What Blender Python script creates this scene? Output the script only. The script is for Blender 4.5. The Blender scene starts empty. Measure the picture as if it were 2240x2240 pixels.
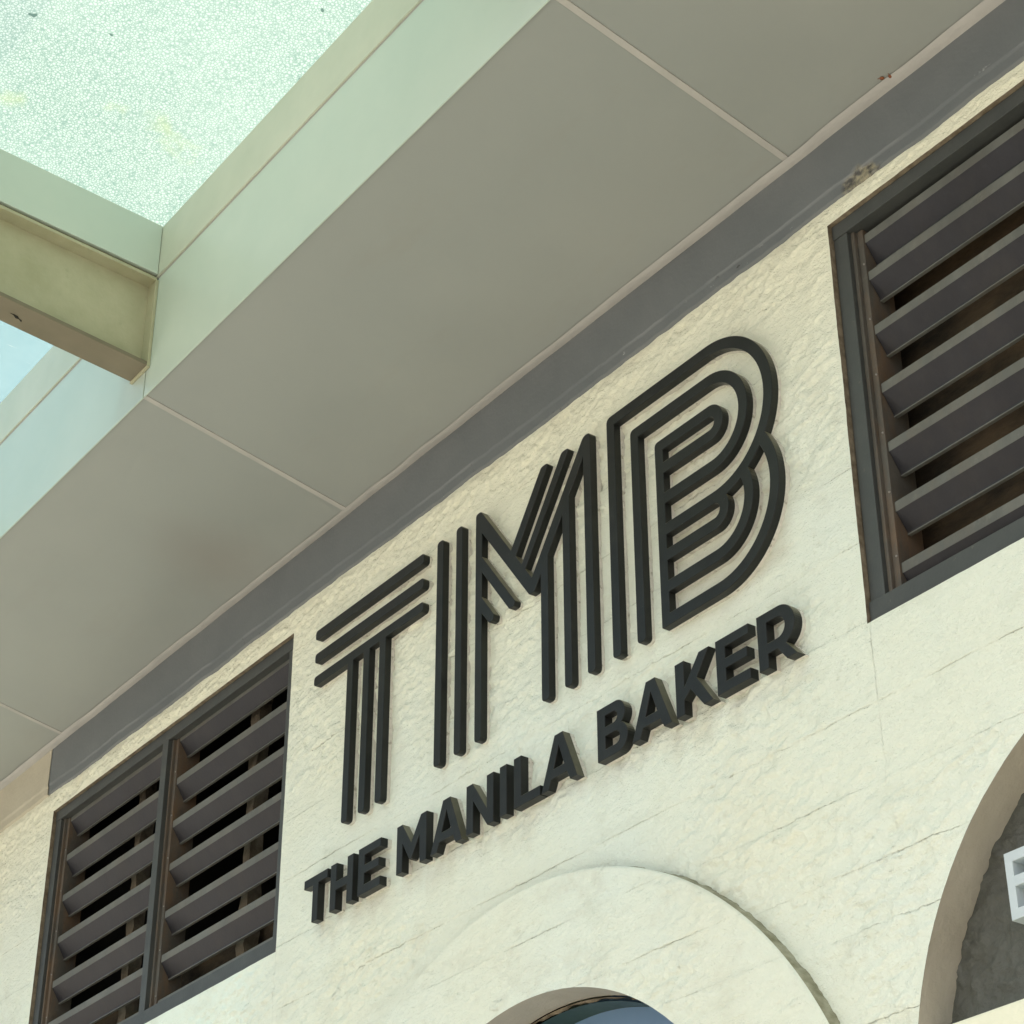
import bpy, bmesh, math, random
import numpy as np
from mathutils import Matrix, Vector

# ------------------------------------------------------------------ camera, sky, sun, exposure
scene = bpy.context.scene
C = scene.collection
CAM_ROWS = ((0.5883626, 0.80859497, -0.00190153),      # camera right, down, forward in the world
            (-0.42323477, 0.30595526, -0.85279758),
            (-0.68898605, 0.50255899, 0.52223814))
FPX = 4670.02                                           # focal length in photo pixels (2240 wide)
cam_data = bpy.data.cameras.new('camera')
cam_data.sensor_width = 36.0
cam_data.lens = FPX / 2240.0 * 36.0
cam_data.clip_start = 0.05
cam_data.clip_end = 1000.0
cam = bpy.data.objects.new('camera', cam_data)
C.objects.link(cam)
r, d, f = (Vector(v).normalized() for v in CAM_ROWS)
m = Matrix((r, -d, -f)).transposed().to_4x4()
m.translation = (0.0, -2.6, 1.6)
cam.matrix_world = m
scene.camera = cam

SUN_ELEV, SUN_AZ = math.radians(58), math.radians(165)  # azimuth clockwise from +Y: behind the camera
world = bpy.data.worlds.new('World')
scene.world = world
world.use_nodes = True
wn = world.node_tree
wn.nodes.clear()
sky = wn.nodes.new('ShaderNodeTexSky')
sky.sky_type = 'NISHITA'
sky.sun_disc = False
sky.sun_elevation = SUN_ELEV
sky.sun_rotation = SUN_AZ
sky.air_density = 0.7
sky.dust_density = 6.0
sky.ozone_density = 0.3
bg = wn.nodes.new('ShaderNodeBackground')
bg.inputs['Strength'].default_value = 0.15
wo = wn.nodes.new('ShaderNodeOutputWorld')
wn.links.new(sky.outputs[0], bg.inputs[0])
wn.links.new(bg.outputs[0], wo.inputs[0])

sun_data = bpy.data.lights.new('sun', 'SUN')
sun_data.energy = 2.0
sun_data.angle = math.radians(6)
sun_data.color = (1.0, 0.97, 0.90)
sun = bpy.data.objects.new('sun', sun_data)
C.objects.link(sun)
sd = Vector((math.sin(SUN_AZ) * math.cos(SUN_ELEV), math.cos(SUN_AZ) * math.cos(SUN_ELEV), math.sin(SUN_ELEV)))
sun.rotation_euler = sd.to_track_quat('Z', 'Y').to_euler()
sun.location = (0, -20, 30)

vs = scene.view_settings
vs.view_transform = 'Standard'
vs.look = 'None'
vs.gamma = 1.0
vs.exposure = 0.72
scene.cycles.max_bounces = 6
scene.cycles.diffuse_bounces = 3
scene.cycles.glossy_bounces = 2
scene.cycles.transmission_bounces = 4
scene.cycles.transparent_max_bounces = 6

random.seed(5)
RNG = np.random.default_rng(11)

# ------------------------------------------------------------------ helpers
def tag(o, label=None, cat=None, group=None, kind=None):
    if label: o['label'] = label
    if cat: o['category'] = cat
    if group: o['group'] = group
    if kind: o['kind'] = kind
    return o

def empty(name, loc, label, cat, group=None):
    o = bpy.data.objects.new(name, None)
    o.empty_display_size = 0.1
    C.objects.link(o)
    o.location = loc
    return tag(o, label, cat, group)

def obj(name, mesh, mat=None, parent=None):
    """link a mesh given in world coordinates; under a parent it keeps its world place"""
    o = bpy.data.objects.new(name, mesh)
    C.objects.link(o)
    if mat and not mesh.materials: mesh.materials.append(mat)
    if parent:
        o.parent = parent
        root, off = parent, Vector((0, 0, 0))
        while root:
            off += root.location
            root = root.parent
        o.location = -off
    return o

def pydata(name, verts, faces, smooth=False):
    me = bpy.data.meshes.new(name)
    me.from_pydata([tuple(v) for v in verts], [], faces)
    me.update()
    if smooth: me.shade_smooth()
    return me

def np_mesh(name, V, F, smooth=True, attrs=None):
    me = bpy.data.meshes.new(name)
    V = np.asarray(V, dtype=np.float32); F = np.asarray(F, dtype=np.int32)
    me.vertices.add(len(V)); me.vertices.foreach_set('co', V.ravel())
    me.loops.add(F.size); me.loops.foreach_set('vertex_index', F.ravel())
    me.polygons.add(len(F))
    me.polygons.foreach_set('loop_start', np.arange(0, F.size, F.shape[1], dtype=np.int32))
    me.update(calc_edges=True)
    me.validate()
    if smooth: me.shade_smooth()
    for k, a in (attrs or {}).items():
        at = me.attributes.new(k, 'FLOAT', 'POINT')
        at.data.foreach_set('value', np.asarray(a, dtype=np.float32).ravel())
    return me

BOXF = [(0, 3, 2, 1), (4, 5, 6, 7), (0, 1, 5, 4), (1, 2, 6, 5), (2, 3, 7, 6), (3, 0, 4, 7)]
def box(x0, x1, y0, y1, z0, z1, bevel=0.0, name='box'):
    v = [(x0, y0, z0), (x1, y0, z0), (x1, y1, z0), (x0, y1, z0), (x0, y0, z1), (x1, y0, z1), (x1, y1, z1), (x0, y1, z1)]
    return hexa(v, bevel, name)

def hexa(v, bevel=0.0, name='box'):
    if not bevel: return pydata(name, v, BOXF)
    bm = bmesh.new()
    vv = [bm.verts.new(p) for p in v]
    for f in BOXF: bm.faces.new([vv[i] for i in f])
    bmesh.ops.bevel(bm, geom=bm.edges[:], offset=bevel, segments=2, profile=0.5, affect='EDGES')
    me = bpy.data.meshes.new(name); bm.to_mesh(me); bm.free()
    return me

def extrude_yz(prof, x0, x1, name='profile'):
    """a closed (y,z) profile swept along X"""
    n = len(prof)
    v = [(x0, y, z) for y, z in prof] + [(x1, y, z) for y, z in prof]
    f = [(i, (i + 1) % n, n + (i + 1) % n, n + i) for i in range(n)]
    f += [tuple(range(n - 1, -1, -1)), tuple(range(n, 2 * n))]
    me = pydata(name, v, f)
    bm = bmesh.new(); bm.from_mesh(me); bmesh.ops.recalc_face_normals(bm, faces=bm.faces[:]); bm.to_mesh(me); bm.free()
    return me

# value noise -------------------------------------------------------
_lat = {}
def vnoise(x, z, sx, sz, seed):
    if seed not in _lat: _lat[seed] = np.random.default_rng(seed).random((512, 512)).astype(np.float32) * 2 - 1
    L = _lat[seed]
    u = x / sx + seed * 7.31; w = z / sz + seed * 3.17
    i = np.floor(u).astype(np.int64); j = np.floor(w).astype(np.int64)
    a = u - i; b = w - j
    a = a * a * a * (a * (a * 6 - 15) + 10); b = b * b * b * (b * (b * 6 - 15) + 10)
    i %= 512; j %= 512; i1 = (i + 1) % 512; j1 = (j + 1) % 512
    return (L[i, j] * (1 - a) + L[i1, j] * a) * (1 - b) + (L[i, j1] * (1 - a) + L[i1, j1] * a) * b

def fbm(x, z, sx, sz, seed, octs=3):
    h = 0; amp = 1; tot = 0
    for o in range(octs):
        h = h + amp * vnoise(x, z, sx / 2 ** o, sz / 2 ** o, seed + o * 13); tot += amp; amp *= 0.5
    return h / tot

def sstep(a, b, t):
    t = np.clip((t - a) / (b - a), 0, 1)
    return t * t * (3 - 2 * t)

BOARDS = [4.355, 4.187, 4.008, 3.845, 3.675, 3.505, 3.336, 3.184, 3.038, 2.925, 2.76]
# ------------------------------------------------------------------ materials
class NT:
    def __init__(self, name):
        self.m = bpy.data.materials.new(name); self.m.use_nodes = True
        self.t = self.m.node_tree; self.t.nodes.clear()
        self.out = self.n('ShaderNodeOutputMaterial')
        self.co = None
    def n(self, typ, **kw):
        nd = self.t.nodes.new(typ)
        for k, v in kw.items(): setattr(nd, k, v)
        return nd
    def l(self, a, b): self.t.links.new(a, b)
    def coord(self, scale=(1, 1, 1)):
        if not self.co: self.co = self.n('ShaderNodeNewGeometry').outputs['Position']
        if scale == (1, 1, 1): return self.co
        mp = self.n('ShaderNodeMapping'); mp.inputs['Scale'].default_value = scale
        self.l(self.co, mp.inputs['Vector']); return mp.outputs[0]
    def noise(self, scale, detail=3, rough=0.55, stretch=(1, 1, 1), dist=0.0):
        nd = self.n('ShaderNodeTexNoise'); nd.inputs['Scale'].default_value = scale
        nd.inputs['Detail'].default_value = detail; nd.inputs['Roughness'].default_value = rough
        nd.inputs['Distortion'].default_value = dist
        self.l(self.coord(stretch), nd.inputs['Vector']); return nd.outputs['Fac']
    def ramp(self, fac, a, b, c0=(0, 0, 0, 1), c1=(1, 1, 1, 1)):
        nd = self.n('ShaderNodeValToRGB'); e = nd.color_ramp.elements
        e[0].position = a; e[1].position = b; e[0].color = c0; e[1].color = c1
        self.l(fac, nd.inputs['Fac']); return nd.outputs['Color']
    def mix(self, fac, a, b, blend='MIX'):
        nd = self.n('ShaderNodeMix', data_type='RGBA', blend_type=blend)
        for s, v in ((0, fac), (6, a), (7, b)):
            if isinstance(v, (int, float)): nd.inputs[s].default_value = v
            elif isinstance(v, tuple): nd.inputs[s].default_value = v + (1,) if len(v) == 3 else v
            else: self.l(v, nd.inputs[s])
        return nd.outputs[2]
    def math(self, op, a, b=0.0):
        nd = self.n('ShaderNodeMath', operation=op)
        for s, v in ((0, a), (1, b)):
            if isinstance(v, (int, float)): nd.inputs[s].default_value = v
            else: self.l(v, nd.inputs[s])
        return nd.outputs[0]
    def bump(self, h, dist, strength=1.0, prev=None):
        nd = self.n('ShaderNodeBump'); nd.inputs['Distance'].default_value = dist; nd.inputs['Strength'].default_value = strength
        self.l(h, nd.inputs['Height'])
        if prev: self.l(prev, nd.inputs['Normal'])
        return nd.outputs[0]
    def principled(self, col, rough=0.5, spec=0.5, normal=None, metal=0.0, coat=0.0):
        p = self.n('ShaderNodeBsdfPrincipled')
        for s, v in (('Base Color', col), ('Roughness', rough), ('Specular IOR Level', spec), ('Metallic', metal), ('Coat Weight', coat)):
            if isinstance(v, (int, float)): p.inputs[s].default_value = v
            elif isinstance(v, tuple): p.inputs[s].default_value = v + (1,)
            else: self.l(v, p.inputs[s])
        if normal: self.l(normal, p.inputs['Normal'])
        self.l(p.outputs[0], self.out.inputs['Surface']); return p
    def attr(self, name):
        nd = self.n('ShaderNodeAttribute', attribute_name=name); return nd.outputs['Fac']

def mat_plaster():
    t = NT('cream_plaster')
    big = t.noise(1.3, 4, 0.6)
    base = t.mix(t.ramp(big, 0.35, 0.68), (0.765, 0.808, 0.668), (0.742, 0.822, 0.730))
    sz = t.n('ShaderNodeSeparateXYZ'); t.l(t.coord(), sz.inputs[0])
    top_mix = t.n('ShaderNodeMapRange'); t.l(sz.outputs[2], top_mix.inputs['Value'])
    top_mix.inputs['From Min'].default_value = 3.75; top_mix.inputs['From Max'].default_value = 4.45
    base = t.mix(t.math('MULTIPLY', top_mix.outputs[0], 0.75), base, (0.815, 0.800, 0.610))      # yellower towards the top
    stain = t.ramp(t.noise(7.5, 5, 0.74, (0.6, 1, 1.3)), 0.54, 0.84)
    base = t.mix(t.math('MULTIPLY', stain, 0.46), base, (0.50, 0.535, 0.41))
    speck = t.ramp(t.noise(130, 3, 0.6), 0.67, 0.75)
    base = t.mix(t.math('MULTIPLY', speck, 0.34), base, (0.38, 0.40, 0.28))
    # crinkled skin: thin folds running mostly along the boards, gathered in drifts
    rg = t.n('ShaderNodeTexNoise', noise_type='RIDGED_MULTIFRACTAL')
    rg.inputs['Scale'].default_value = 15; rg.inputs['Detail'].default_value = 5; rg.inputs['Roughness'].default_value = 0.62
    rg.inputs['Distortion'].default_value = 0.6
    mp = t.n('ShaderNodeMapping'); mp.inputs['Rotation'].default_value = (0, math.radians(-14), 0); mp.inputs['Scale'].default_value = (0.55, 1, 1.5)
    t.l(t.coord(), mp.inputs['Vector']); t.l(mp.outputs[0], rg.inputs['Vector'])
    fold = t.ramp(rg.outputs['Fac'], 0.42, 0.95)
    drift = t.ramp(t.noise(4.2, 3, 0.6, (0.7, 1, 1.4)), 0.42, 0.62)
    crin = t.math('MULTIPLY', fold, t.math('ADD', t.math('MULTIPLY', drift, 0.85), 0.15))
    pits = t.ramp(t.noise(48, 3, 0.55, (0.6, 1, 1.1)), 0.28, 0.42)
    pm = t.math('MULTIPLY', t.math('SUBTRACT', 1.0, pits), drift)
    base = t.mix(t.math('MULTIPLY', pm, 0.16), base, (0.40, 0.41, 0.29))
    # hairline joints left by the shuttering boards, and two upright day joints
    sp = t.n('ShaderNodeSeparateXYZ'); t.l(t.coord(), sp.inputs[0])
    w1 = t.math('MULTIPLY', t.math('SUBTRACT', t.noise(5, 2, 0.5, (1, 0, 0)), 0.5), 0.006)
    w2 = t.math('MULTIPLY', t.math('SUBTRACT', t.noise(38, 4, 0.65), 0.5), 0.005)
    zz = t.math('ADD', sp.outputs[2], t.math('ADD', w1, w2)); xx = t.math('ADD', sp.outputs[0], w2)
    dmin = None
    for zl in BOARDS:
        dk = t.math('ABSOLUTE', t.math('SUBTRACT', zz, zl))
        dmin = dk if dmin is None else t.math('MINIMUM', dmin, dk)
    wd = t.math('ADD', t.math('MULTIPLY', t.ramp(t.noise(14, 4, 0.65), 0.35, 0.75), 0.0030), 0.0003)
    ln = t.math('MAXIMUM', t.math('SUBTRACT', 1.0, t.math('DIVIDE', dmin, wd)), 0.0)
    pr = t.ramp(t.noise(4.5, 4, 0.65, (0.8, 1, 3.0)), 0.43, 0.70)
    ln = t.math('MULTIPLY', ln, pr)
    for xl, za, zb in ((-2.434, 3.17, 3.50), (-4.592, 3.02, 3.50)):
        vk = t.math('MAXIMUM', t.math('SUBTRACT', 1.0, t.math('DIVIDE', t.math('ABSOLUTE', t.math('SUBTRACT', xx, xl)), 0.0021)), 0.0)
        vk = t.math('MULTIPLY', vk, t.math('MULTIPLY', t.math('GREATER_THAN', sp.outputs[2], za), t.math('LESS_THAN', sp.outputs[2], zb)))
        ln = t.math('MAXIMUM', ln, t.math('MULTIPLY', vk, t.math('ADD', t.math('MULTIPLY', pr, 0.45), 0.12)))
    ln = t.math('MINIMUM', t.math('MULTIPLY', ln, 1.5), 1.0)
    base = t.mix(t.math('MULTIPLY', ln, 0.38), base, (0.24, 0.24, 0.16))
    base = t.mix(t.math('MULTIPLY', t.attr('grime_shade'), 0.7), base, (0.42, 0.38, 0.27))  # dirt, plus the shade painted in around the letters
    b0 = t.bump(t.math('SUBTRACT', 1.0, ln), 0.0034, 0.8)
    b1 = t.bump(crin, 0.020, 1.0, b0)
    b2 = t.bump(t.math('SUBTRACT', 1.0, pm), 0.004, 0.5, b1)
    b3 = t.bump(t.noise(70, 4, 0.66, (0.6, 1, 1)), 0.008, 0.8, b2)
    b4 = t.bump(t.noise(260, 4, 0.6), 0.003, 0.8, b3)
    t.principled(base, 0.72, 0.25, b4)
    return t.m

def mat_simple(name, c0, c1, scale=6, rough=0.5, spec=0.5, bump=0.0, bscale=80, stretch=(1, 1, 1), speck=None, lo=0.35, hi=0.68, coat=0.0):
    t = NT(name)
    col = t.mix(t.ramp(t.noise(scale, 5, 0.62, stretch), lo, hi), c0, c1)
    if speck: col = t.mix(t.math('MULTIPLY', t.ramp(t.noise(speck[0], 3), speck[1], speck[1] + 0.08), speck[2]), col, speck[3])
    nrm = t.bump(t.noise(bscale, 4, 0.6, stretch), bump, 0.8) if bump else None
    rg = t.n('ShaderNodeMapRange'); rg.inputs['To Min'].default_value = rough - 0.08; rg.inputs['To Max'].default_value = rough + 0.1
    t.l(t.noise(scale * 3, 4, 0.6, stretch), rg.inputs['Value'])
    t.principled(col, rg.outputs[0], spec, nrm, coat=coat)
    return t.m

def mat_glass(name, bright, line, crackle=True, stain=0.5, clear=0.12):
    """obscured overhead glass: light passes through it diffused"""
    t = NT(name)
    if crackle:
        ds = t.n('ShaderNodeTexNoise'); ds.inputs['Scale'].default_value = 75; ds.inputs['Detail'].default_value = 2
        t.l(t.coord(), ds.inputs['Vector'])
        off = t.n('ShaderNodeVectorMath', operation='MULTIPLY_ADD')
        t.l(ds.outputs['Color'], off.inputs[0]); off.inputs[1].default_value = (0.007,) * 3; t.l(t.coord(), off.inputs[2])
        vo = t.n('ShaderNodeTexVoronoi', feature='DISTANCE_TO_EDGE'); vo.inputs['Scale'].default_value = 125
        t.l(off.outputs[0], vo.inputs['Vector'])
        mask = t.ramp(vo.outputs['Distance'], 0.0, 0.24, (1, 1, 1, 1), (0, 0, 0, 1))
        amt = t.n('ShaderNodeMapRange'); amt.inputs['From Min'].default_value = 0.3; amt.inputs['From Max'].default_value = 0.7
        amt.inputs['To Min'].default_value = 0.7; amt.inputs['To Max'].default_value = 1.0
        t.l(t.noise(1.8, 3), amt.inputs['Value'])
        col = t.mix(t.math('MULTIPLY', mask, amt.outputs[0]), bright, line)
        spots = t.ramp(t.noise(26, 1, 0.4), 0.775, 0.79)
        col = t.mix(spots, col, tuple(c * 0.6 for c in line))
    else:
        col = t.mix(t.ramp(t.noise(3, 4, 0.6), 0.35, 0.7), bright, line)
        st = t.ramp(t.noise(9, 5, 0.6, (6, 0.7, 1)), 0.64, 0.72)
        col = t.mix(t.math('MULTIPLY', st, 0.7), col, (0.45, 0.48, 0.48))
    y = t.ramp(t.noise(3.1, 4, 0.6), 0.60, 0.72)
    col = t.mix(t.math('MULTIPLY', y, stain), col, (0.36, 0.43, 0.20))
    tr = t.n('ShaderNodeBsdfTranslucent'); t.l(col, tr.inputs['Color'])
    tp = t.n('ShaderNodeBsdfTransparent')
    if clear > 0.2: tp.inputs['Color'].default_value = (0.36, 0.56, 0.66, 1)
    else: t.l(col, tp.inputs['Color'])
    mx = t.n('ShaderNodeMixShader'); mx.inputs[0].default_value = clear
    t.l(tr.outputs[0], mx.inputs[1]); t.l(tp.outputs[0], mx.inputs[2])
    gl = t.n('ShaderNodeBsdfGlossy'); gl.inputs['Roughness'].default_value = 0.25
    m2 = t.n('ShaderNodeMixShader'); m2.inputs[0].default_value = 0.05
    t.l(mx.outputs[0], m2.inputs[1]); t.l(gl.outputs[0], m2.inputs[2])
    t.l(m2.outputs[0], t.out.inputs['Surface'])
    return t.m

def mat_band():
    t = NT('grey_band_paint')
    col = t.mix(t.ramp(t.noise(5, 4), 0.35, 0.7), (0.130, 0.145, 0.147), (0.155, 0.169, 0.169))
    chip = t.ramp(t.noise(46, 5, 0.7, (0.6, 1, 1)), 0.64, 0.70)
    col = t.mix(t.math('MULTIPLY', chip, t.attr('wear')), col, (0.05, 0.05, 0.045))
    chip2 = t.ramp(t.noise(58, 4, 0.7, (0.5, 1, 1)), 0.68, 0.73)
    col = t.mix(t.math('MULTIPLY', chip2, t.attr('wear')), col, (0.42, 0.44, 0.42))
    col = t.mix(t.attr('hole'), col, t.mix(t.ramp(t.noise(34, 4, 0.7), 0.42, 0.58), (0.07, 0.07, 0.065), (0.30, 0.28, 0.19)))
    col = t.mix(t.attr('line'), col, (0.24, 0.25, 0.245))
    t.principled(col, 0.5, 0.4, t.bump(t.noise(120, 4), 0.0012, 0.6))
    return t.m

def mat_rusty(name, base, rust, amount=0.6):
    t = NT(name)
    col = t.mix(t.ramp(t.noise(9, 5, 0.65, (1, 1, 0.35)), 0.42, 0.66), base, tuple(c * 1.35 for c in base))
    rm = t.ramp(t.noise(14, 6, 0.7, (1, 1, 0.25)), 0.45, 0.68)
    col = t.mix(t.math('MULTIPLY', rm, amount), col, rust)
    dust = t.ramp(t.noise(40, 5, 0.7), 0.55, 0.8)
    col = t.mix(t.math('MULTIPLY', dust, 0.25), col, tuple(c * 2.6 for c in base))
    t.principled(col, 0.45, 0.34, t.bump(t.noise(150, 4), 0.0008, 0.6))
    return t.m

M = {}
M['plaster'] = mat_plaster()
M['coarse_plaster'] = mat_simple('cream_plaster_plain', (0.765, 0.775, 0.60), (0.74, 0.785, 0.645), 2, 0.75, 0.25, 0.004, 60)
M['band'] = mat_band()
M['beige'] = mat_simple('beige_beam_paint', (0.44, 0.41, 0.31), (0.50, 0.47, 0.36), 5, 0.6, 0.3, 0.002, 60, speck=(60, 0.72, 0.5, (0.2, 0.19, 0.14)))
def mat_soffit():
    t = NT('grey_soffit_panel')
    col = t.mix(t.ramp(t.noise(1.1, 3, 0.55), 0.33, 0.68), (0.268, 0.290, 0.268), (0.305, 0.325, 0.297))
    col = t.mix(t.math('MULTIPLY', t.ramp(t.noise(3.2, 6, 0.7, (0.5, 1.6, 1)), 0.56, 0.78), 0.22), col, (0.24, 0.225, 0.18))
    col = t.mix(t.math('MULTIPLY', t.ramp(t.noise(70, 3), 0.76, 0.84), 0.25), col, (0.2, 0.19, 0.15))
    # blurred brown reflection painted into one panel's colour
    ds = t.n('ShaderNodeVectorMath', operation='DISTANCE'); t.l(t.coord(), ds.inputs[0]); ds.inputs[1].default_value = REFLECTION
    dd = t.math('ADD', ds.outputs['Value'], t.math('MULTIPLY', t.math('SUBTRACT', t.noise(6, 3), 0.5), 0.12))
    col = t.mix(t.math('MULTIPLY', t.ramp(dd, 0.01, 0.24, (1, 1, 1, 1), (0, 0, 0, 1)), 0.30), col, (0.20, 0.165, 0.14))
    rg = t.n('ShaderNodeMapRange'); rg.inputs['To Min'].default_value = 0.26; rg.inputs['To Max'].default_value = 0.42
    t.l(t.noise(2.5, 3), rg.inputs['Value'])
    wav = t.bump(t.noise(1.6, 1, 0.4), 0.012, 0.5)
    t.principled(col, rg.outputs[0], 0.5, wav)
    return t.m
REFLECTION = (-4.790, -0.179, 4.692)
M['soffit'] = mat_soffit()
M['sealant'] = mat_simple('pinkish_sealant', (0.375, 0.372, 0.345), (0.43, 0.425, 0.392), 9, 0.6, 0.3, 0.001, 90, speck=(60, 0.7, 0.4, (0.3, 0.26, 0.2)))
M['fascia'] = mat_simple('pale_green_fascia', (0.47, 0.565, 0.49), (0.53, 0.61, 0.53), 1.7, 0.32, 0.5, speck=(90, 0.77, 0.3, (0.4, 0.4, 0.3)))
M['curb'] = mat_simple('cream_curb', (0.49, 0.535, 0.43), (0.56, 0.59, 0.48), 4, 0.45, 0.4, speck=(50, 0.74, 0.3, (0.35, 0.35, 0.25)))
M['beam'] = mat_simple('weathered_beam_paint', (0.36, 0.355, 0.225), (0.45, 0.44, 0.30), 7, 0.55, 0.35, 0.001, 60, speck=(24, 0.66, 0.35, (0.30, 0.31, 0.20)))
M['flange'] = mat_simple('brown_beam_primer', (0.165, 0.150, 0.100), (0.205, 0.182, 0.125), 5, 0.6, 0.3, speck=(40, 0.7, 0.4, (0.2, 0.13, 0.09)))
M['glass'] = mat_glass('crackled_mint_glass', (0.375, 0.475, 0.44), (0.13, 0.24, 0.21), True, 0.6)
M['glass_blue'] = mat_glass('pale_blue_glass', (0.17, 0.285, 0.335), (0.22, 0.335, 0.385), False, 0.0, 0.42)
def mat_letter():
    t = NT('black_acrylic')
    col = t.mix(t.ramp(t.noise(14, 5, 0.62), 0.35, 0.68), (0.0115, 0.013, 0.0118), (0.0175, 0.0195, 0.0178))
    col = t.mix(t.math('MULTIPLY', t.ramp(t.noise(160, 3), 0.70, 0.78), 0.4), col, (0.08, 0.08, 0.06))
    sc = t.ramp(t.noise(30, 6, 0.7, (1, 1, 0.2)), 0.62, 0.75)
    col = t.mix(t.math('MULTIPLY', sc, 0.3), col, (0.06, 0.065, 0.06))
    sp = t.n('ShaderNodeSeparateXYZ'); ge = t.n('ShaderNodeNewGeometry'); t.l(ge.outputs['True Normal'], sp.inputs[0])
    up = t.ramp(sp.outputs[2], 0.12, 0.55)                       # faces turned up are mixed towards a lighter olive
    dn = t.n('ShaderNodeMapRange'); t.l(t.noise(60, 4), dn.inputs['Value']); dn.inputs['To Min'].default_value = 0.35; dn.inputs['To Max'].default_value = 0.95
    col = t.mix(t.math('MULTIPLY', up, dn.outputs[0]), col, (0.20, 0.19, 0.12))
    t.principled(col, 0.36, 0.28, t.bump(t.noise(220, 3), 0.0004, 0.5))
    return t.m
M['letter'] = mat_letter()
M['backing'] = mat_simple('clear_backing_edge', (0.58, 0.56, 0.50), (0.70, 0.68, 0.61), 30, 0.25, 0.5, speck=(55, 0.60, 0.55, (0.22, 0.20, 0.14)))
M['vent'] = mat_simple('dark_vent_paint', (0.046, 0.051, 0.048), (0.060, 0.065, 0.060), 10, 0.42, 0.5, 0.0006, 160, speck=(75, 0.68, 0.4, (0.14, 0.13, 0.10)))
M['vent_rust'] = mat_rusty('rusty_vent_channel', (0.075, 0.070, 0.058), (0.16, 0.095, 0.048), 0.75)
M['slat'] = mat_rusty('dusty_shaded_slat', (0.0155, 0.016, 0.0190), (0.040, 0.034, 0.028), 0.3)  # blade under its lip: shade put into the near-black colour
M['lip'] = mat_rusty('dusty_lit_slat', (0.108, 0.112, 0.098), (0.15, 0.13, 0.098), 0.45)  # same slat as the dark blade, its lit tone painted paler
M['block'] = mat_simple('dark_block_wall', (0.026, 0.024, 0.018), (0.105, 0.075, 0.043), 5, 0.9, 0.1, 0.006, 45, (1, 1, 2.2))
M['post'] = mat_simple('dusty_post', (0.10, 0.085, 0.062), (0.20, 0.17, 0.125), 22, 0.9, 0.1, 0.004, 90)
M['dark'] = mat_simple('interior_dark', (0.018, 0.018, 0.016), (0.03, 0.03, 0.026), 4, 0.9, 0.1)
M['reveal'] = mat_simple('tan_reveal_paint', (0.36, 0.335, 0.265), (0.43, 0.405, 0.33), 5, 0.7, 0.25, 0.003, 70, speck=(45, 0.70, 0.3, (0.25, 0.22, 0.15)))
M['tympanum'] = mat_simple('dark_rough_plaster', (0.075, 0.080, 0.066), (0.10, 0.107, 0.092), 7, 0.6, 0.4, 0.010, 38)
M['pane'] = mat_simple('sky_reflection_pane', (0.14, 0.24, 0.38), (0.18, 0.29, 0.43), 3, 0.2, 0.3)  # blue of the reflected sky put into the pane's base colour
M['green'] = mat_simple('green_gasket', (0.012, 0.035, 0.022), (0.02, 0.05, 0.03), 12, 0.35, 0.5)
M['putty'] = mat_simple('old_putty', (0.13, 0.105, 0.07), (0.26, 0.22, 0.155), 40, 0.9, 0.2, 0.004, 120)
M['blue_letter'] = mat_simple('pale_blue_letter_paint', (0.46, 0.54, 0.56), (0.52, 0.60, 0.62), 8, 0.45, 0.4)
M['pavement'] = mat_simple('pale_pavement', (0.45, 0.435, 0.385), (0.53, 0.51, 0.45), 0.7, 0.8, 0.2, 0.003, 30)
M['insect'] = mat_simple('brown_shell', (0.16, 0.045, 0.012), (0.25, 0.08, 0.02), 300, 0.35, 0.5)
M['mossy'] = mat_simple('mossy_plaster_edge', (0.20, 0.20, 0.125), (0.40, 0.40, 0.30), 26, 0.8, 0.2, 0.004, 90)
M['screw'] = mat_simple('screw_metal', (0.20, 0.19, 0.17), (0.28, 0.27, 0.25), 200, 0.4, 0.5)

# ------------------------------------------------------------------ ground
g = obj('pavement', pydata('pavement', [(-150, -150, 0), (150, -150, 0), (150, 150, 0), (-150, 150, 0)], [(0, 1, 2, 3)]), M['pavement'])
tag(g, kind='structure')

# ------------------------------------------------------------------ the wall
ARCH_C = (-3.49, 2.292, 1.0125)       # face of the raised arch surround: outer circle
ARCH_I = (-3.478, 2.339, 0.7175)      # its opening
ARCH_Y = -0.030
RARCH = (-1.768, 2.576, 0.6665)       # deep arch beside it
RV = (-2.441, -0.921, 3.500, 4.447)   # right vent opening x0,x1,z0,z1
LV = (-6.115, -4.595, 3.494, 4.418)
BAND_Z = 4.486

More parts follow.
